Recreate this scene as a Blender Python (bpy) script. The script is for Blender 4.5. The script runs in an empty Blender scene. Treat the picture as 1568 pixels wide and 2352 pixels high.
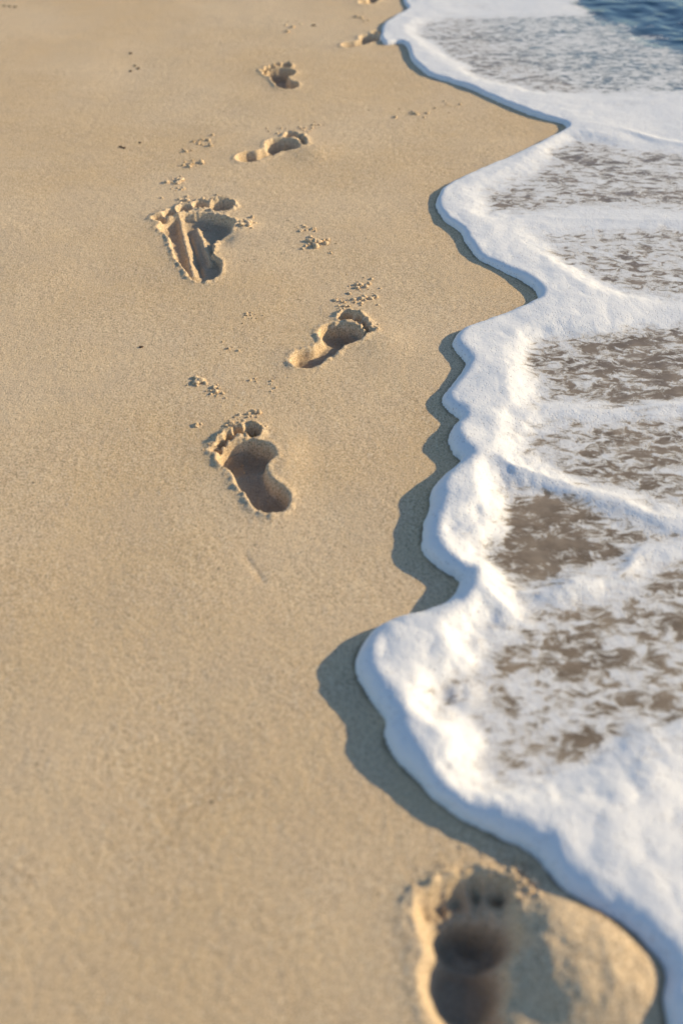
import bpy, math, numpy as np
from mathutils import Vector
rng=np.random.default_rng(7)
sc=bpy.context.scene
sc.view_settings.view_transform='Standard'; sc.view_settings.look='None'; sc.view_settings.exposure=0

# ---------- beach layout: image pixels -> metres, cast through the camera view onto the beach plane ----------
CT,ST=math.cos(math.radians(40)),math.sin(math.radians(40))
def G(u,v):
    a=(u-784)/2286.7; b=(1176-v)/2286.7
    t=1.25/(ST-b*CT)
    return (a*t,(CT+b*ST)*t)
def GL(L): return [G(*q) for q in L]

def catmull(P,n=5,closed=False):
    P=[np.array(p) for p in P]; out=[]; N=len(P)
    rngi=range(N) if closed else range(N-1)
    for i in rngi:
        p1=P[i];p2=P[(i+1)%N]
        p0=P[i-1] if (closed or i>0) else p1
        p3=P[(i+2)%N] if (closed or i+2<N) else p2
        for k in range(n):
            t=k/n
            out.append(.5*((2*p1)+(p2-p0)*t+(2*p0-5*p1+4*p2-p3)*t*t+(3*p1-p0-3*p2+p3)*t**3))
    if not closed: out.append(P[-1])
    return np.array(out)

edge_px=[(930,-60),(925,0),(935,22),(905,42),(880,60),(873,90),(885,103),(920,100),(935,112),(945,140),(985,175),(1035,190),(1100,215),(1180,250),(1250,275),(1300,292),(1270,315),(1200,350),(1130,380),(1060,412),(1018,435),(1000,470),(1015,505),(1055,535),(1070,565),(1100,600),(1150,625),(1200,650),(1235,683),(1215,703),(1150,730),(1090,752),(1050,770),(1040,800),(1060,830),(1065,850),(1030,895),(1012,920),(1025,945),(1055,968),(1035,990),(1027,1018),(1040,1045),(1058,1062),(1030,1090),(990,1130),(985,1170),(967,1220),(970,1265),(1000,1300),(1050,1332),(1055,1345),(1030,1385),(975,1410),(900,1432),(845,1465),(817,1510),(820,1560),(850,1610),(885,1655),(880,1690),(900,1735),(950,1790),(1000,1840),(1060,1885),(1130,1920),(1200,1950),(1240,1980),(1280,2040),(1330,2090),(1400,2140),(1470,2190),(1520,2240),(1510,2300),(1520,2352),(1540,2480),(1580,2600)]
E=[(12,320),(4,60),(1.6,20),(.8,10),(.45,7.2)]+GL(edge_px)+[(.5,.1),(.6,-1),(1,-6),(3,-40),(12,-320)]
EDGE=np.vstack([np.array(E[:4]),catmull(E[4:-4],4),np.array(E[-4:])])
W={
'a':(.54,[(1000,48),(1150,40),(1568,35),(2200,20),(2200,215),(1568,215),(1400,218),(1250,215),(1130,190),(1050,150),(985,108),(960,80)]),
'b':(.54,[(1340,322),(1568,355),(2200,400),(2200,490),(1568,490),(1300,485),(1120,495),(1110,450),(1180,410),(1240,370),(1300,330)]),
'c':(.56,[(1240,530),(1568,530),(2200,540),(2200,700),(1568,690),(1430,685),(1350,650),(1290,600)]),
'd':(.47,[(1210,790),(1300,770),(1568,755),(2200,730),(2200,930),(1568,930),(1400,940),(1240,945),(1215,890)]),
'e':(.52,[(1200,980),(1380,965),(1568,965),(2200,960),(2200,1250),(1568,1190),(1450,1150),(1300,1110),(1200,1075)]),
'f':(.40,[(1150,1110),(1300,1150),(1450,1200),(1568,1235),(1568,1245),(1480,1262),(1430,1310),(1340,1345),(1250,1365),(1190,1365),(1140,1320),(1100,1290),(1095,1250),(1130,1180)]),
'g':(.52,[(1200,1385),(1350,1365),(1450,1330),(1568,1270),(2200,1270),(2200,1680),(1568,1700),(1480,1725),(1400,1780),(1310,1815),(1220,1820),(1130,1815),(1080,1785),(1100,1720),(1060,1660),(1005,1620),(1015,1575),(1065,1530),(1080,1450),(1190,1430)]),
}
RIDGES=[(.010,.022,[(1300,292),(1400,300),(1568,335),(2000,380)]),
(.005,.011,[(1250,772),(1330,756),(1400,750),(1490,742),(1568,732),(2000,715)]),
(.006,.02,[(1235,683),(1350,690),(1568,725)]),
(.006,.010,[(1055,968),(1150,952),(1240,950),(1320,953),(1400,945),(1568,935),(2000,930)]),
(.008,.013,[(1058,1062),(1130,1078),(1200,1100),(1290,1138),(1400,1165),(1568,1225),(2000,1330)]),
(.007,.006,[(1190,1372),(1340,1350),(1370,1338),(1430,1315),(1455,1285),(1480,1265),(1568,1250),(1800,1240)]),
(.006,.013,[(1110,500),(1200,507),(1300,505),(1568,512),(2000,515)]),
(.008,.03,[(1100,215),(1300,240),(1568,230)]),
(.006,.02,[(985,45),(1100,38),(1250,32)]),
(.010,.03,[(1225,1930),(1235,1860),(1330,1810),(1420,1770),(1480,1732),(1568,1710),(2000,1650)]),
]

# ---------- numpy noise ----------
TAB=rng.random((256,256))
def vn(X,Y,s,ox=0.,oy=0.):
    x=X*s+ox+37.3; y=Y*s+oy+91.7
    xi=np.floor(x).astype(np.int64); yi=np.floor(y).astype(np.int64)
    fx=x-xi; fy=y-yi; fx=fx*fx*(3-2*fx); fy=fy*fy*(3-2*fy)
    xi&=255; yi&=255; x1=(xi+1)&255; y1=(yi+1)&255
    return (TAB[xi,yi]*(1-fx)+TAB[x1,yi]*fx)*(1-fy)+(TAB[xi,y1]*(1-fx)+TAB[x1,y1]*fx)*fy-.5
def fbm(X,Y,s,o=4,ox=0.,g=.5):
    r=0;a=1
    for i in range(o):
        r=r+a*vn(X,Y,s*2.03**i,ox+i*17.1,ox*1.7+i*5.3); a*=g
    return r
def ss(a,b,x):
    t=np.clip((x-a)/(b-a),0,1); return t*t*(3-2*t)

def axis(lo,hi,step,far,grow=1.35,stepf=None):
    c=[lo]
    while c[-1]<hi: c.append(c[-1]+(stepf(c[-1]) if stepf else step))
    s=(c[-1]-c[-2])
    while c[-1]<far: s*=grow; c.append(c[-1]+s)
    s=step
    l=[lo]
    while l[-1]>-far: s*=grow; l.append(l[-1]-s)
    return np.array(l[:0:-1]+c)

def sdf(xs,ys,P,cap,closed=False):
    """signed distance: positive to the right of an open shoreline, or inside a closed outline"""
    D=np.full((len(ys),len(xs)),cap); par=np.zeros((len(ys),len(xs)),bool)
    n=len(P)
    for i in range(n if closed else n-1):
        a=P[i];b=P[(i+1)%n]
        r0,r1=np.searchsorted(ys,[min(a[1],b[1])-cap,max(a[1],b[1])+cap])
        c0,c1=np.searchsorted(xs,[min(a[0],b[0])-cap,max(a[0],b[0])+cap])
        if r1>r0 and c1>c0:
            X=xs[None,c0:c1];Y=ys[r0:r1,None]
            d=b-a; L=max(d@d,1e-12)
            t=np.clip(((X-a[0])*d[0]+(Y-a[1])*d[1])/L,0,1)
            q=np.hypot(X-a[0]-t*d[0],Y-a[1]-t*d[1])
            D[r0:r1,c0:c1]=np.minimum(D[r0:r1,c0:c1],q)
        r0,r1=np.searchsorted(ys,[min(a[1],b[1]),max(a[1],b[1])])
        if r1>r0:
            Y=ys[r0:r1]; xc=a[0]+(Y-a[1])/(b[1]-a[1])*(b[0]-a[0])
            par[r0:r1]^=(xs[None,:]>xc[:,None])
    return np.where(par,D,-D)

def grid_obj(name,xs,ys,Z,attrs,mat,keep=None):
    nr,nc=Z.shape
    co=np.empty((nr,nc,3),np.float32); co[...,0]=xs[None,:]; co[...,1]=ys[:,None]; co[...,2]=Z
    idx=np.arange(nr*nc).reshape(nr,nc)
    q=np.stack([idx[:-1,:-1],idx[:-1,1:],idx[1:,1:],idx[1:,:-1]],-1).reshape(-1,4)
    if keep is not None:
        k=(keep[:-1,:-1]|keep[:-1,1:]|keep[1:,1:]|keep[1:,:-1]).reshape(-1); q=q[k]
    me=bpy.data.meshes.new(name)
    me.vertices.add(nr*nc); me.vertices.foreach_set('co',co.ravel())
    me.loops.add(q.size); me.loops.foreach_set('vertex_index',q.ravel().astype(np.int32))
    me.polygons.add(len(q)); me.polygons.foreach_set('loop_start',(np.arange(len(q))*4).astype(np.int32))
    me.update(calc_edges=True)
    me.polygons.foreach_set('use_smooth',np.ones(len(q),bool))
    for k,v in attrs.items():
        a=me.attributes.new(k,'FLOAT','POINT'); a.data.foreach_set('value',np.ascontiguousarray(v,np.float32).ravel())
    me.materials.append(mat)
    ob=bpy.data.objects.new(name,me); sc.collection.objects.link(ob); return ob

# ---------- materials ----------
def newmat(n):
    m=bpy.data.materials.new(n); m.use_nodes=True; nt=m.node_tree; nt.nodes.clear(); return m,nt
def N(nt,t,**k):
    n=nt.nodes.new(t)
    for a,b in k.items(): setattr(n,a,b)
    return n
def math_(nt,op,a,b=None,c=None,clamp=False):
    n=nt.nodes.new('ShaderNodeMath'); n.operation=op; n.use_clamp=clamp
    for i,v in enumerate((a,b,c)):
        if v is None: continue
        if isinstance(v,(int,float)): n.inputs[i].default_value=v
        else: nt.links.new(v,n.inputs[i])
    return n.outputs[0]
def mixc(nt,f,a,b,mode='MIX'):
    n=nt.nodes.new('ShaderNodeMix'); n.data_type='RGBA'; n.blend_type=mode
    for i,v in ((0,f),(6,a),(7,b)):
        if isinstance(v,(int,float)): n.inputs[i].default_value=v
        elif isinstance(v,tuple): n.inputs[i].default_value=(*v,1)
        else: nt.links.new(v,n.inputs[i])
    return n.outputs[2]
def mr(nt,v,a,b,c=0.,d=1.):
    n=nt.nodes.new('ShaderNodeMapRange'); n.interpolation_type='SMOOTHSTEP'
    nt.links.new(v,n.inputs[0])
    for i,q in enumerate((a,b,c,d)): n.inputs[i+1].default_value=q
    return n.outputs[0]
def noise(nt,vec,scale,detail=3,rough=.5,dist=0):
    n=nt.nodes.new('ShaderNodeTexNoise'); n.inputs['Scale'].default_value=scale; n.inputs['Detail'].default_value=detail
    n.inputs['Roughness'].default_value=rough; n.inputs['Distortion'].default_value=dist
    nt.links.new(vec,n.inputs['Vector']); return n.outputs['Fac']

def sand_mat():
    m,nt=newmat('beach_sand'); L=nt.links
    tc=N(nt,'ShaderNodeNewGeometry').outputs['Position']
    wet=N(nt,'ShaderNodeAttribute',attribute_name='wet').outputs['Fac']
    hollow_shade=N(nt,'ShaderNodeAttribute',attribute_name='hollow_shade').outputs['Fac']
    n1=noise(nt,tc,1.3,3,.5); n2=noise(nt,tc,9,4,.6); g1=noise(nt,tc,300,4,.85); g2=noise(nt,tc,130,3,.6)
    c=mixc(nt,mr(nt,n1,.35,.65),(.81,.575,.315),(.88,.66,.405))
    c=mixc(nt,mr(nt,n2,.3,.7,0,.35),c,(.73,.55,.37))
    c=mixc(nt,mr(nt,g1,.38,.50,.9,0),c,(.24,.17,.115))
    c=mixc(nt,mr(nt,g1,.53,.64,0,.9),c,(.99,.87,.66))
    c=mixc(nt,math_(nt,'MULTIPLY',hollow_shade,.68),c,(.25,.215,.175))  # shade painted into the print hollows as darker, greyer, damp-looking sand
    c=mixc(nt,mr(nt,wet,0,1,0,.72),c,(.17,.13,.09))
    p=N(nt,'ShaderNodeBsdfPrincipled'); L.new(c,p.inputs['Base Color'])
    L.new(mr(nt,wet,0,1,.85,.35),p.inputs['Roughness']); p.inputs['Specular IOR Level'].default_value=.15
    h=math_(nt,'ADD',math_(nt,'MULTIPLY',g1,.0020),math_(nt,'MULTIPLY',g2,.0011))
    h=math_(nt,'ADD',h,math_(nt,'MULTIPLY',noise(nt,tc,40,3,.5),.0005))
    b=N(nt,'ShaderNodeBump'); b.inputs['Strength'].default_value=.9; b.inputs['Distance'].default_value=1
    L.new(h,b.inputs['Height']); L.new(b.outputs[0],p.inputs['Normal'])
    o=N(nt,'ShaderNodeOutputMaterial'); L.new(p.outputs[0],o.inputs[0]); return m

def foam_mat():
    m,nt=newmat('sea_foam_and_water'); L=nt.links
    tc=N(nt,'ShaderNodeNewGeometry').outputs['Position']
    cov=N(nt,'ShaderNodeAttribute',attribute_name='cover').outputs['Fac']
    sky_deep=N(nt,'ShaderNodeAttribute',attribute_name='sky_deep').outputs['Fac']
    mp=N(nt,'ShaderNodeMapping'); mp.inputs['Scale'].default_value=(.6,1,1); mp.inputs['Rotation'].default_value=(0,0,.12); L.new(tc,mp.inputs[0])
    v=mp.outputs[0]
    a=noise(nt,v,42,8,.72,.6); b=noise(nt,v,8,4,.6,.4)
    lace=math_(nt,'ADD',math_(nt,'MULTIPLY',a,.72),math_(nt,'MULTIPLY',b,.28))
    s=math_(nt,'ADD',lace,math_(nt,'MULTIPLY',math_(nt,'SUBTRACT',cov,.5),.55))
    mask=mr(nt,s,.455,.54)
    vo=N(nt,'ShaderNodeTexVoronoi'); vo.inputs['Scale'].default_value=150; L.new(tc,vo.inputs['Vector'])
    bub=mr(nt,vo.outputs['Distance'],.05,.35)
    fine=noise(nt,tc,60,4,.6)
    pore=noise(nt,tc,28,4,.7)
    holes=math_(nt,'MULTIPLY',mr(nt,vo.outputs['Distance'],.14,.30,1,0),mr(nt,pore,.46,.56))
    # wet sand seen through a thin film, painted sky reflection, then blue-green deeper water
    wsn=noise(nt,tc,12,5,.65)
    film=mixc(nt,mr(nt,wsn,.3,.7),(.205,.155,.105),(.37,.29,.205))
    film=mixc(nt,mr(nt,sky_deep,.0,.5),film,(.17,.20,.205))  # blue-grey stands in for sky reflected on the film
    film=mixc(nt,mr(nt,sky_deep,.5,1),film,(.006,.040,.080))
    thin=mixc(nt,.70,film,(.92,.90,.86))
    fc=mixc(nt,mr(nt,s,.48,.66),thin,(.94,.93,.905))
    fc=mixc(nt,math_(nt,'MULTIPLY',holes,.62),fc,(.50,.45,.40))
    foam=N(nt,'ShaderNodeBsdfPrincipled'); L.new(fc,foam.inputs['Base Color']); foam.inputs['Roughness'].default_value=.55
    foam.inputs['Specular IOR Level'].default_value=.3
    h=math_(nt,'ADD',math_(nt,'MULTIPLY',bub,.0009),math_(nt,'MULTIPLY',fine,.0020))
    h=math_(nt,'ADD',h,math_(nt,'MULTIPLY',mask,.0018))
    bp=N(nt,'ShaderNodeBump'); bp.inputs['Strength'].default_value=.8; L.new(h,bp.inputs['Height']); bp.inputs['Distance'].default_value=1
    L.new(bp.outputs[0],foam.inputs['Normal'])
    rp=math_(nt,'ADD',math_(nt,'MULTIPLY',noise(nt,v,14,3,.5),.006),math_(nt,'MULTIPLY',noise(nt,v,60,2,.5),.0015))
    bw=N(nt,'ShaderNodeBump'); bw.inputs['Strength'].default_value=.7; bw.inputs['Distance'].default_value=1; L.new(rp,bw.inputs['Height'])
    wt=N(nt,'ShaderNodeBsdfPrincipled'); L.new(film,wt.inputs['Base Color']); wt.inputs['Roughness'].default_value=.10; wt.inputs['IOR'].default_value=1.38
    L.new(bw.outputs[0],wt.inputs['Normal'])
    m3=N(nt,'ShaderNodeMixShader'); L.new(mask,m3.inputs[0]); L.new(wt.outputs[0],m3.inputs[1]); L.new(foam.outputs[0],m3.inputs[2])
    o=N(nt,'ShaderNodeOutputMaterial'); L.new(m3.outputs[0],o.inputs[0]); return m

SAND=sand_mat(); FOAM=foam_mat()

# ---------- sand sheet ----------
dyf=lambda y:.0022+.0012*max(0,y-.4)
xs=axis(-1.0,1.9,.003,320); ys=axis(.3,6.3,.0022,320,stepf=dyf)
X,Y=np.meshgrid(xs,ys)
near=(np.abs(X)<6)&(np.abs(Y-3)<8)
d=sdf(xs,ys,EDGE,.4)
Z=.006*vn(X,Y,1.6)+.0035*vn(X,Y,5,3)+.0010*vn(X,Y,17,9)
Z*=ss(.30,.0,np.maximum(d,0))*.8+.2
Z-=ss(.05,.5,d)*.006+.03*np.maximum(0,X-1.0)*(X<40)+(X>=40)*1.2
Z=np.maximum(Z,-1.5)
HOLLOW_SHADE=np.zeros_like(Z)

def win(cx,cy,r):
    r0,r1=np.searchsorted(ys,[cy-r,cy+r]); c0,c1=np.searchsorted(xs,[cx-r,cx+r]); return slice(r0,r1),slice(c0,c1)
def smin(a,b,k):
    h=np.clip(.5+.5*(b-a)/k,0,1); return b*(1-h)+a*h-k*h*(1-h)
def ell(t,s,ct,cs,rt,rs,ang=0):
    a,b=t-ct,s-cs; c,q=math.cos(ang),math.sin(ang); a,b=a*c+b*q,-a*q+b*c
    k=np.hypot(a/rt,b/rs); return (k-1)*min(rt,rs)
def footprint(hc,tcn,side,depth,wid=1.,rim=.005,rough=1.,seed=0.,heel=1.,ball=1.,arch=0.,taper=0.,wall=.0065,toek=.022,bridge=.4,groove=0.,wobble=1.,hollow_shade=1.):
    h=np.array(G(*hc)); t=np.array(G(*tcn)); ax=t-h; L=np.linalg.norm(ax); ax/=L; px=np.array([ax[1],-ax[0]])
    c=(h+t)/2; sl=win(c[0],c[1],L*1.1); x=X[sl];y=Y[sl]
    wob=fbm(x,y,45,3,seed)*.015*wobble
    T=((x-h[0])*ax[0]+(y-h[1])*ax[1])/L; S=((x-h[0])*px[0]+(y-h[1])*px[1])/L*side/wid   # S>0 = big-toe side
    T=T+wob*.6; S=S+wob*.8
    S=S*(1+taper*np.clip(.8-T,0,1))
    f=ell(T,S,.15,0,.15,.125)
    f=smin(f,ell(T,S,.40,-.045,.26,.095+arch),.05)
    f=smin(f,ell(T,S,.64,-.01,.17,.19,.25),.05)
    for (ct,cs,rt,rs) in ((.90,.115,.075,.06),(.93,.02,.05,.036),(.89,-.055,.045,.034),(.845,-.12,.04,.032),(.79,-.175,.038,.03)):
        f=smin(f,ell(T,S,ct,cs,rt,rs),toek)
    f=f*L
    dd=depth*(1+.35*ball*ss(.5,.75,T)*ss(1.02,.85,T)+.2*heel*ss(.3,.1,T)-.2*ss(.28,.42,T)*ss(.6,.48,T)*min(1,ball))
    dd=dd*(1+.2*fbm(x,y,30,3,seed+4))
    br=np.exp(-((T-.80+.18*np.abs(S-.1))/.025)**2)*ss(.2,.05,np.abs(S))
    dd=dd*(1-bridge*br)
    bowl=ss(.002,-wall,f)*.8+ss(0,-.03,f)*.2
    zz=-dd*bowl
    HOLLOW_SHADE[sl]=np.maximum(HOLLOW_SHADE[sl],hollow_shade*ss(-.001,-.010-wall*.5,f))  # hollow floor recoloured to deepen its shade
    r=np.exp(-(np.maximum(f,0)/.011)**2)*ss(-.004,.002,f)
    toe=1+1.0*ss(.75,1.0,T)
    zz+=rim*r*toe*(1+1.2*rough*fbm(x,y,70,3,seed+8))
    zz+=.5*rim*np.exp(-(np.maximum(f,0)/.04)**2)*ss(-.002,.01,f)
    fr=ss(.02,.0,f)*ss(-.03,0,f)*ss(.7,.9,T)
    zz+=rough*fr*np.maximum(0,fbm(x,y,130,3,seed+2))*.010
    zz+=np.exp(-(f/.02)**2)*fbm(x,y,160,2,seed+3)*.0018*rough
    if groove:   # sand furrowed where the toes dragged out
        zz+=groove*np.exp(-((f+.018)/.016)**2)*ss(.62,.8,T)*fbm(x*1.0,y*.15,75,2,seed+6)*2
    Z[sl]+=zz
def bump(pc,rx,ry,hgt,ang=0.,nz=.3,seed=0.,pw=1.):
    cx,cy=G(*pc); sl=win(cx,cy,3*max(rx,ry)); x=X[sl]-cx;y=Y[sl]-cy; c,q=math.cos(ang),math.sin(ang)
    a=(x*c+y*q)/rx; b=(-x*q+y*c)/ry
    Z[sl]+=hgt*np.exp(-(a*a+b*b)**pw)*(1+nz*fbm(X[sl],Y[sl],50,3,seed))
def streak(p,q,w,hgt,seed=0.):
    a=np.array(G(*p));b=np.array(G(*q)); c=(a+b)/2; R=np.linalg.norm(b-a)/2+3*w; sl=win(c[0],c[1],R)
    x=X[sl]-a[0];y=Y[sl]-a[1]; dv=b-a; t=np.clip((x*dv[0]+y*dv[1])/(dv@dv),0,1)
    q_=np.hypot(x-t*dv[0],y-t*dv[1])
    Z[sl]+=hgt*np.exp(-(q_/w)**2)*(1+.5*fbm(X[sl],Y[sl],60,3,seed))
    if hgt>.005: HOLLOW_SHADE[sl]*=1-.9*np.exp(-(q_/w)**2)
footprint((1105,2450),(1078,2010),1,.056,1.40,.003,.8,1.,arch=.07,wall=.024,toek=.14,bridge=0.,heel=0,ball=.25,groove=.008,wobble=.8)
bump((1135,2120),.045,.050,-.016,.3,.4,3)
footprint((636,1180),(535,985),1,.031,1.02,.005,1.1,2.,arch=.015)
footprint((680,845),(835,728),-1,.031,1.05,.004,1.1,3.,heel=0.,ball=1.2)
footprint((470,650),(450,462),1,.024,1.2,.004,1.2,4.,arch=.03,taper=.9,heel=-2,hollow_shade=.7)
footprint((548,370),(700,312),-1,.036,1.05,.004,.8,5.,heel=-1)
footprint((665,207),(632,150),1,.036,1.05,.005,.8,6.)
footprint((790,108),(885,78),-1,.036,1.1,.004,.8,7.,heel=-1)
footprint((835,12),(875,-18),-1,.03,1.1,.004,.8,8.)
# drag marks of the sliding foot
streak((413,500),(445,635),.012,.015,1); streak((452,510),(485,600),.009,.011,2); streak((432,520),(462,625),.007,-.008,3)
bump((545,520),.045,.035,.008,0,.8,3); bump((510,545),.032,.06,-.012,0,.3,4)
# mounds pushed up beside the prints
bump((1350,2225),.095,.085,.036,-.5,.12,1,1.5); bump((1235,2120),.05,.06,.010,0,.3,2)
bump((660,1060),.04,.08,.007,0,.2,5); bump((880,790),.06,.06,.006,0,.2,6); bump((720,350),.07,.08,.008,0,.2,7)
streak((565,1280),(605,1335),.006,-.0015,6)
Z+=np.where(near,.0008*fbm(X,Y,90,2,5.),0)
Z=np.where(d>.02,np.minimum(Z,-.004),Z)
wet=ss(-.012,.006,d+.006*vn(X,Y,40))
grid_obj('beach_sand',xs,ys,Z,{'wet':wet,'hollow_shade':HOLLOW_SHADE},SAND)

def sand_z(x,y):
    i=min(max(np.searchsorted(ys,y),0),len(ys)-1); j=min(max(np.searchsorted(xs,x),0),len(xs)-1); return Z[i,j]

# ---------- water and foam ----------
wx=axis(0.0,2.1,.0035,320); wy=axis(.3,6.3,.0024,320,stepf=lambda y:.0024+.0012*max(0,y-.4))
WX,WY=np.meshgrid(wx,wy)
dn=sdf(wx,wy,EDGE,.4)
d=dn+.005*fbm(WX,WY,24,4,2.)*(np.abs(dn)<.35)
wsd=np.full(d.shape,-.2); cov=1-.42*ss(.07,.22,dn)*np.maximum(0,fbm(WX*.7,WY,7,4,31.)+.12)
for k,(c,P) in W.items():
    Q=catmull(GL(P),3,True); s0=sdf(wx,wy,Q,.2,True)
    s=s0+.040*fbm(WX,WY,9,4,ord(k))*np.where(np.abs(s0)<.19,1,0)
    cov=np.minimum(cov,1-(1-c)*(.40*ss(-.10,.0,s)+.60*ss(-.03,.06,s))); wsd=np.maximum(wsd,s)
H=np.interp(WY,[.9,1.5,2.2,3.2,6],[.038,.035,.024,.017,.015])
g=ss(.03,-.06,wsd)
Hl=H*(1-.55*ss(.07,.36,np.abs(dn)))
T=.005+(Hl-.005)*g
T*=1+.28*fbm(WX,WY,7,3,11.)*(.4+.6*g)-.08*g*(1-2*np.abs(fbm(WX,WY,15,2,21.)))
for hh,w,P in RIDGES:
    Q=catmull(GL(P),8); jn=fbm(Q[:,0],Q[:,1],7,3,3.); k=np.clip(np.arange(len(Q))/10,0,1); Q=Q+np.stack([jn*.01,jn*.035],1)*k[:,None]
    s=np.abs(sdf(wx,wy,Q,.12)); nz=fbm(WX,WY,16,4,4.); brk=ss(-.45,.15,vn(WX,WY,6,7.))
    w=w*(1+.9*nz)+.002; s=s+.006*nz
    r=np.exp(-(s/w)**2)*(.4+.6*brk); T=np.maximum(T,(T*.5+hh)*r+T*(1-r)) ; cov=np.maximum(cov,(.72+.24*brk+.25*nz)*np.exp(-(s/(w*1.4))**2))
# beige wash in the hollow of the near lobe
bx,by=G(1062,1598); q=np.exp(-(((WX-bx)/.026)**2+((WY-by)/.034)**2)**1.5)
T=T*(1-q)+q*.010*(1+.25*fbm(WX,WY,45,3,5.)); cov=cov*(1-q)+q*.70
T=np.maximum(T,.003)
m=WX+.35*(WY-5)+.15*fbm(WX,WY,3,3,6.)
off=ss(.3,.4,np.abs(dn))
dp=ss(1.18,1.46,m)*off; sky_deep=.5*ss(.35,.95,m)*off+.5*dp
far=ss(1.5,4,WX)
T=T+dp*.018*fbm(WX,WY,5,3,8.)+far*.05*fbm(WX,WY,.8,3,9.)
cov=cov*(1-dp)+dp*(.12+.35*ss(0.0,.4,fbm(WX,WY*2,2,3,3)))
front=np.clip(d/(H*1.15),0,1); prof=np.sqrt(1-(1-front)**2)
ZW=np.where(d>0,prof*T,-.012)
grid_obj('sea_water',wx,wy,ZW,{'cover':np.clip(cov,0,1.05),'sky_deep':sky_deep},FOAM,keep=d>0)

# ---------- clods of sand kicked out of the prints ----------
import bmesh
def ico(sub):
    b=bmesh.new(); bmesh.ops.create_icosphere(b,subdivisions=sub,radius=1); v=np.array([q.co[:] for q in b.verts]); f=np.array([[w.index for w in q.verts] for q in b.faces]); b.free(); return v,f
IV,IF=ico(2)
def lumps(name,items,mat,flat=.7,rg=.35):
    V=[];F=[];o=0
    for (x,y,r) in items:
        ph=rng.random((4,3))*6.28; k=1+rg*.5*(np.sin(IV@ (rng.normal(size=3)*2.2)+ph[0,0])+np.sin(IV@(rng.normal(size=3)*4)+ph[1,0])*.6)
        sc3=np.array([rng.uniform(.7,1.3),rng.uniform(.7,1.3),flat*rng.uniform(.7,1.2)])*r
        v=IV*k[:,None]*sc3; a=rng.uniform(0,6.28); c,s=math.cos(a),math.sin(a)
        v=np.stack([v[:,0]*c-v[:,1]*s,v[:,0]*s+v[:,1]*c,v[:,2]],1)
        v+=np.array([x,y,sand_z(x,y)+r*.2]); V.append(v);F.append(IF+o);o+=len(v)
    me=bpy.data.meshes.new(name); me.from_pydata(np.vstack(V).tolist(),[],np.vstack(F).tolist())
    me.polygons.foreach_set('use_smooth',np.ones(len(me.polygons),bool)); me.materials.append(mat)
    ob=bpy.data.objects.new(name,me); sc.collection.objects.link(ob)
cl=[]
def cluster(u,v,n,sp,r0,r1):
    cx,cy=G(u,v)
    for i in range(n):
        a,b=rng.normal(size=2)*sp; q=rng.random()**2.2
        cl.append((cx+a,cy+b,r0+(r1-r0)*q))
for (u,v,n,sp,r1) in [(455,880,22,.012,.010),(495,898,16,.010,.009),(455,978,9,.006,.009),(580,950,12,.009,.009),(565,880,8,.012,.004),(620,880,12,.016,.004),(525,803,8,.009,.005),(570,730,14,.014,.005),(835,658,22,.018,.008),(830,688,28,.018,.008),(780,692,10,.012,.006),(730,560,40,.018,.010),(705,530,14,.014,.007),(690,520,6,.01,.005),(760,580,4,.01,.004),(850,565,6,.03,.004),(465,325,24,.022,.010),(430,345,12,.018,.010),(440,375,26,.022,.010),(410,412,26,.020,.010),(405,435,14,.014,.008),(700,297,24,.035,.008),(740,295,10,.035,.007),(800,275,8,.05,.006),(965,260,16,.04,.009),(1020,245,16,.04,.009),(775,630,5,.02,.004),(665,510,4,.01,.004),(660,60,10,.05,.01),(820,45,12,.05,.01),(540,930,8,.03,.003),(500,780,6,.04,.003),
 (530,975,22,.018,.006),(595,985,14,.010,.007),(490,1030,8,.010,.005),(560,1060,6,.02,.003),(790,708,16,.014,.006),(850,762,16,.012,.006),(790,770,6,.02,.003),(570,515,26,.014,.010),(430,458,16,.022,.008),(490,455,12,.016,.008),(640,298,12,.02,.006),(700,322,8,.012,.005),
 (1030,1985,8,.018,.003),(1110,1980,10,.016,.004),(1180,2005,20,.016,.007),(1200,2060,16,.012,.006),(1150,1985,8,.018,.004)]:
    cluster(u,v,n,sp,.0012,r1)
lumps('sand_clump',cl,SAND)

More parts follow.
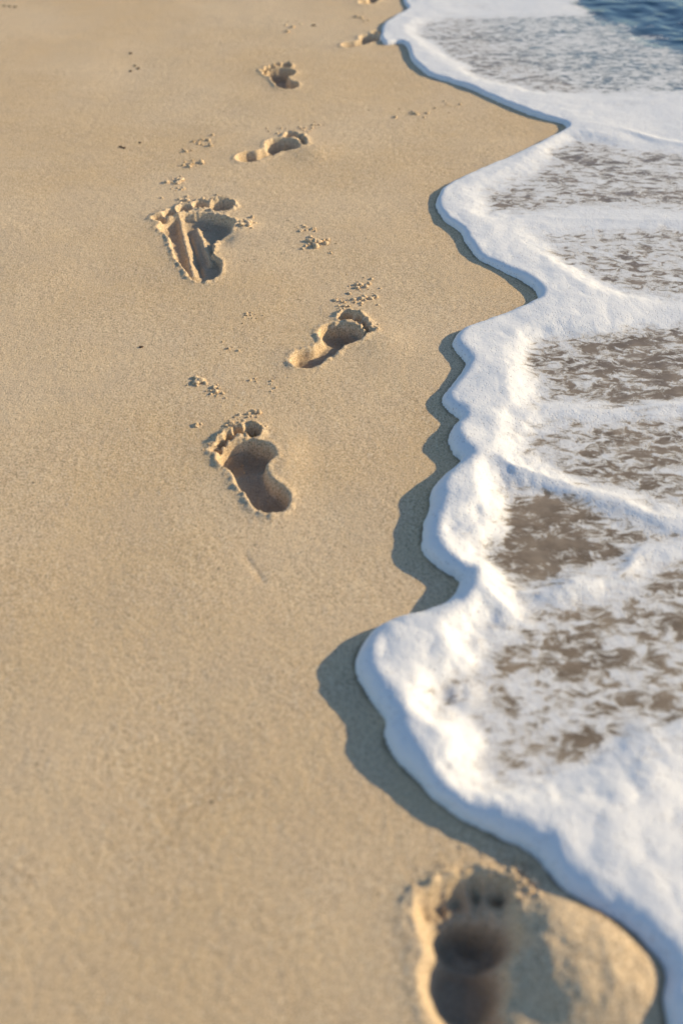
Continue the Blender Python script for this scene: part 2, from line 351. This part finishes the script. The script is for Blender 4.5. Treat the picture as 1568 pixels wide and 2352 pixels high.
# dark scraps of seaweed and shell grit
m,nt=newmat('dry_seaweed'); p=N(nt,'ShaderNodeBsdfPrincipled'); p.inputs['Roughness'].default_value=.8
g_=N(nt,'ShaderNodeNewGeometry'); nn=noise(nt,g_.outputs['Position'],200,2); c=mixc(nt,nn,(.05,.03,.02),(.14,.08,.04)); nt.links.new(c,p.inputs['Base Color'])
o=N(nt,'ShaderNodeOutputMaterial'); nt.links.new(p.outputs[0],o.inputs[0])
it=[]
for u,v in [(10,14),(22,15),(35,16),(310,150),(318,156),(300,162),(285,340),(278,338),(325,798),(300,122),(322,328),(720,60)]:
    x,y=G(u,v); it.append((x,y,.0025+.0011*y))
for i in range(90):
    x,y=rng.uniform(-1.6,.0),rng.uniform(.8,5.8); it.append((x,y,rng.uniform(.0008,.0018)))
lumps('seaweed_scrap',it,m,.4,.5)

# ---------- light ----------
el,az=math.radians(19.5),math.radians(14)
dirv=Vector((math.cos(az)*math.cos(el),math.sin(az)*math.cos(el),math.sin(el)))
sl=bpy.data.lights.new('sun','SUN'); sl.energy=5.0; sl.angle=math.radians(.5); sl.color=(1,.80,.50)
so=bpy.data.objects.new('sun',sl); so.rotation_euler=dirv.to_track_quat('Z','Y').to_euler(); so.location=(5,2,3); sc.collection.objects.link(so)
w=bpy.data.worlds.new('World'); sc.world=w; w.use_nodes=True; wn=w.node_tree
bg=wn.nodes['Background']; sky=wn.nodes.new('ShaderNodeTexSky'); sky.sky_type='NISHITA'; sky.sun_disc=False
sky.dust_density=.4; sky.ozone_density=3.0
sky.sun_elevation=el; sky.sun_rotation=math.pi/2-az; bg.inputs[1].default_value=.15
wn.links.new(sky.outputs[0],bg.inputs[0])

# ---------- camera ----------
cam=bpy.data.cameras.new('camera'); co=bpy.data.objects.new('camera',cam); sc.collection.objects.link(co); sc.camera=co
co.location=(0,0,1.25); co.rotation_euler=(math.radians(50),0,0)
cam.sensor_fit='VERTICAL'; cam.sensor_height=36; cam.lens=35; cam.clip_end=2000; cam.clip_start=.05
cam.dof.use_dof=True; cam.dof.focus_distance=2.5; cam.dof.aperture_fstop=1.9
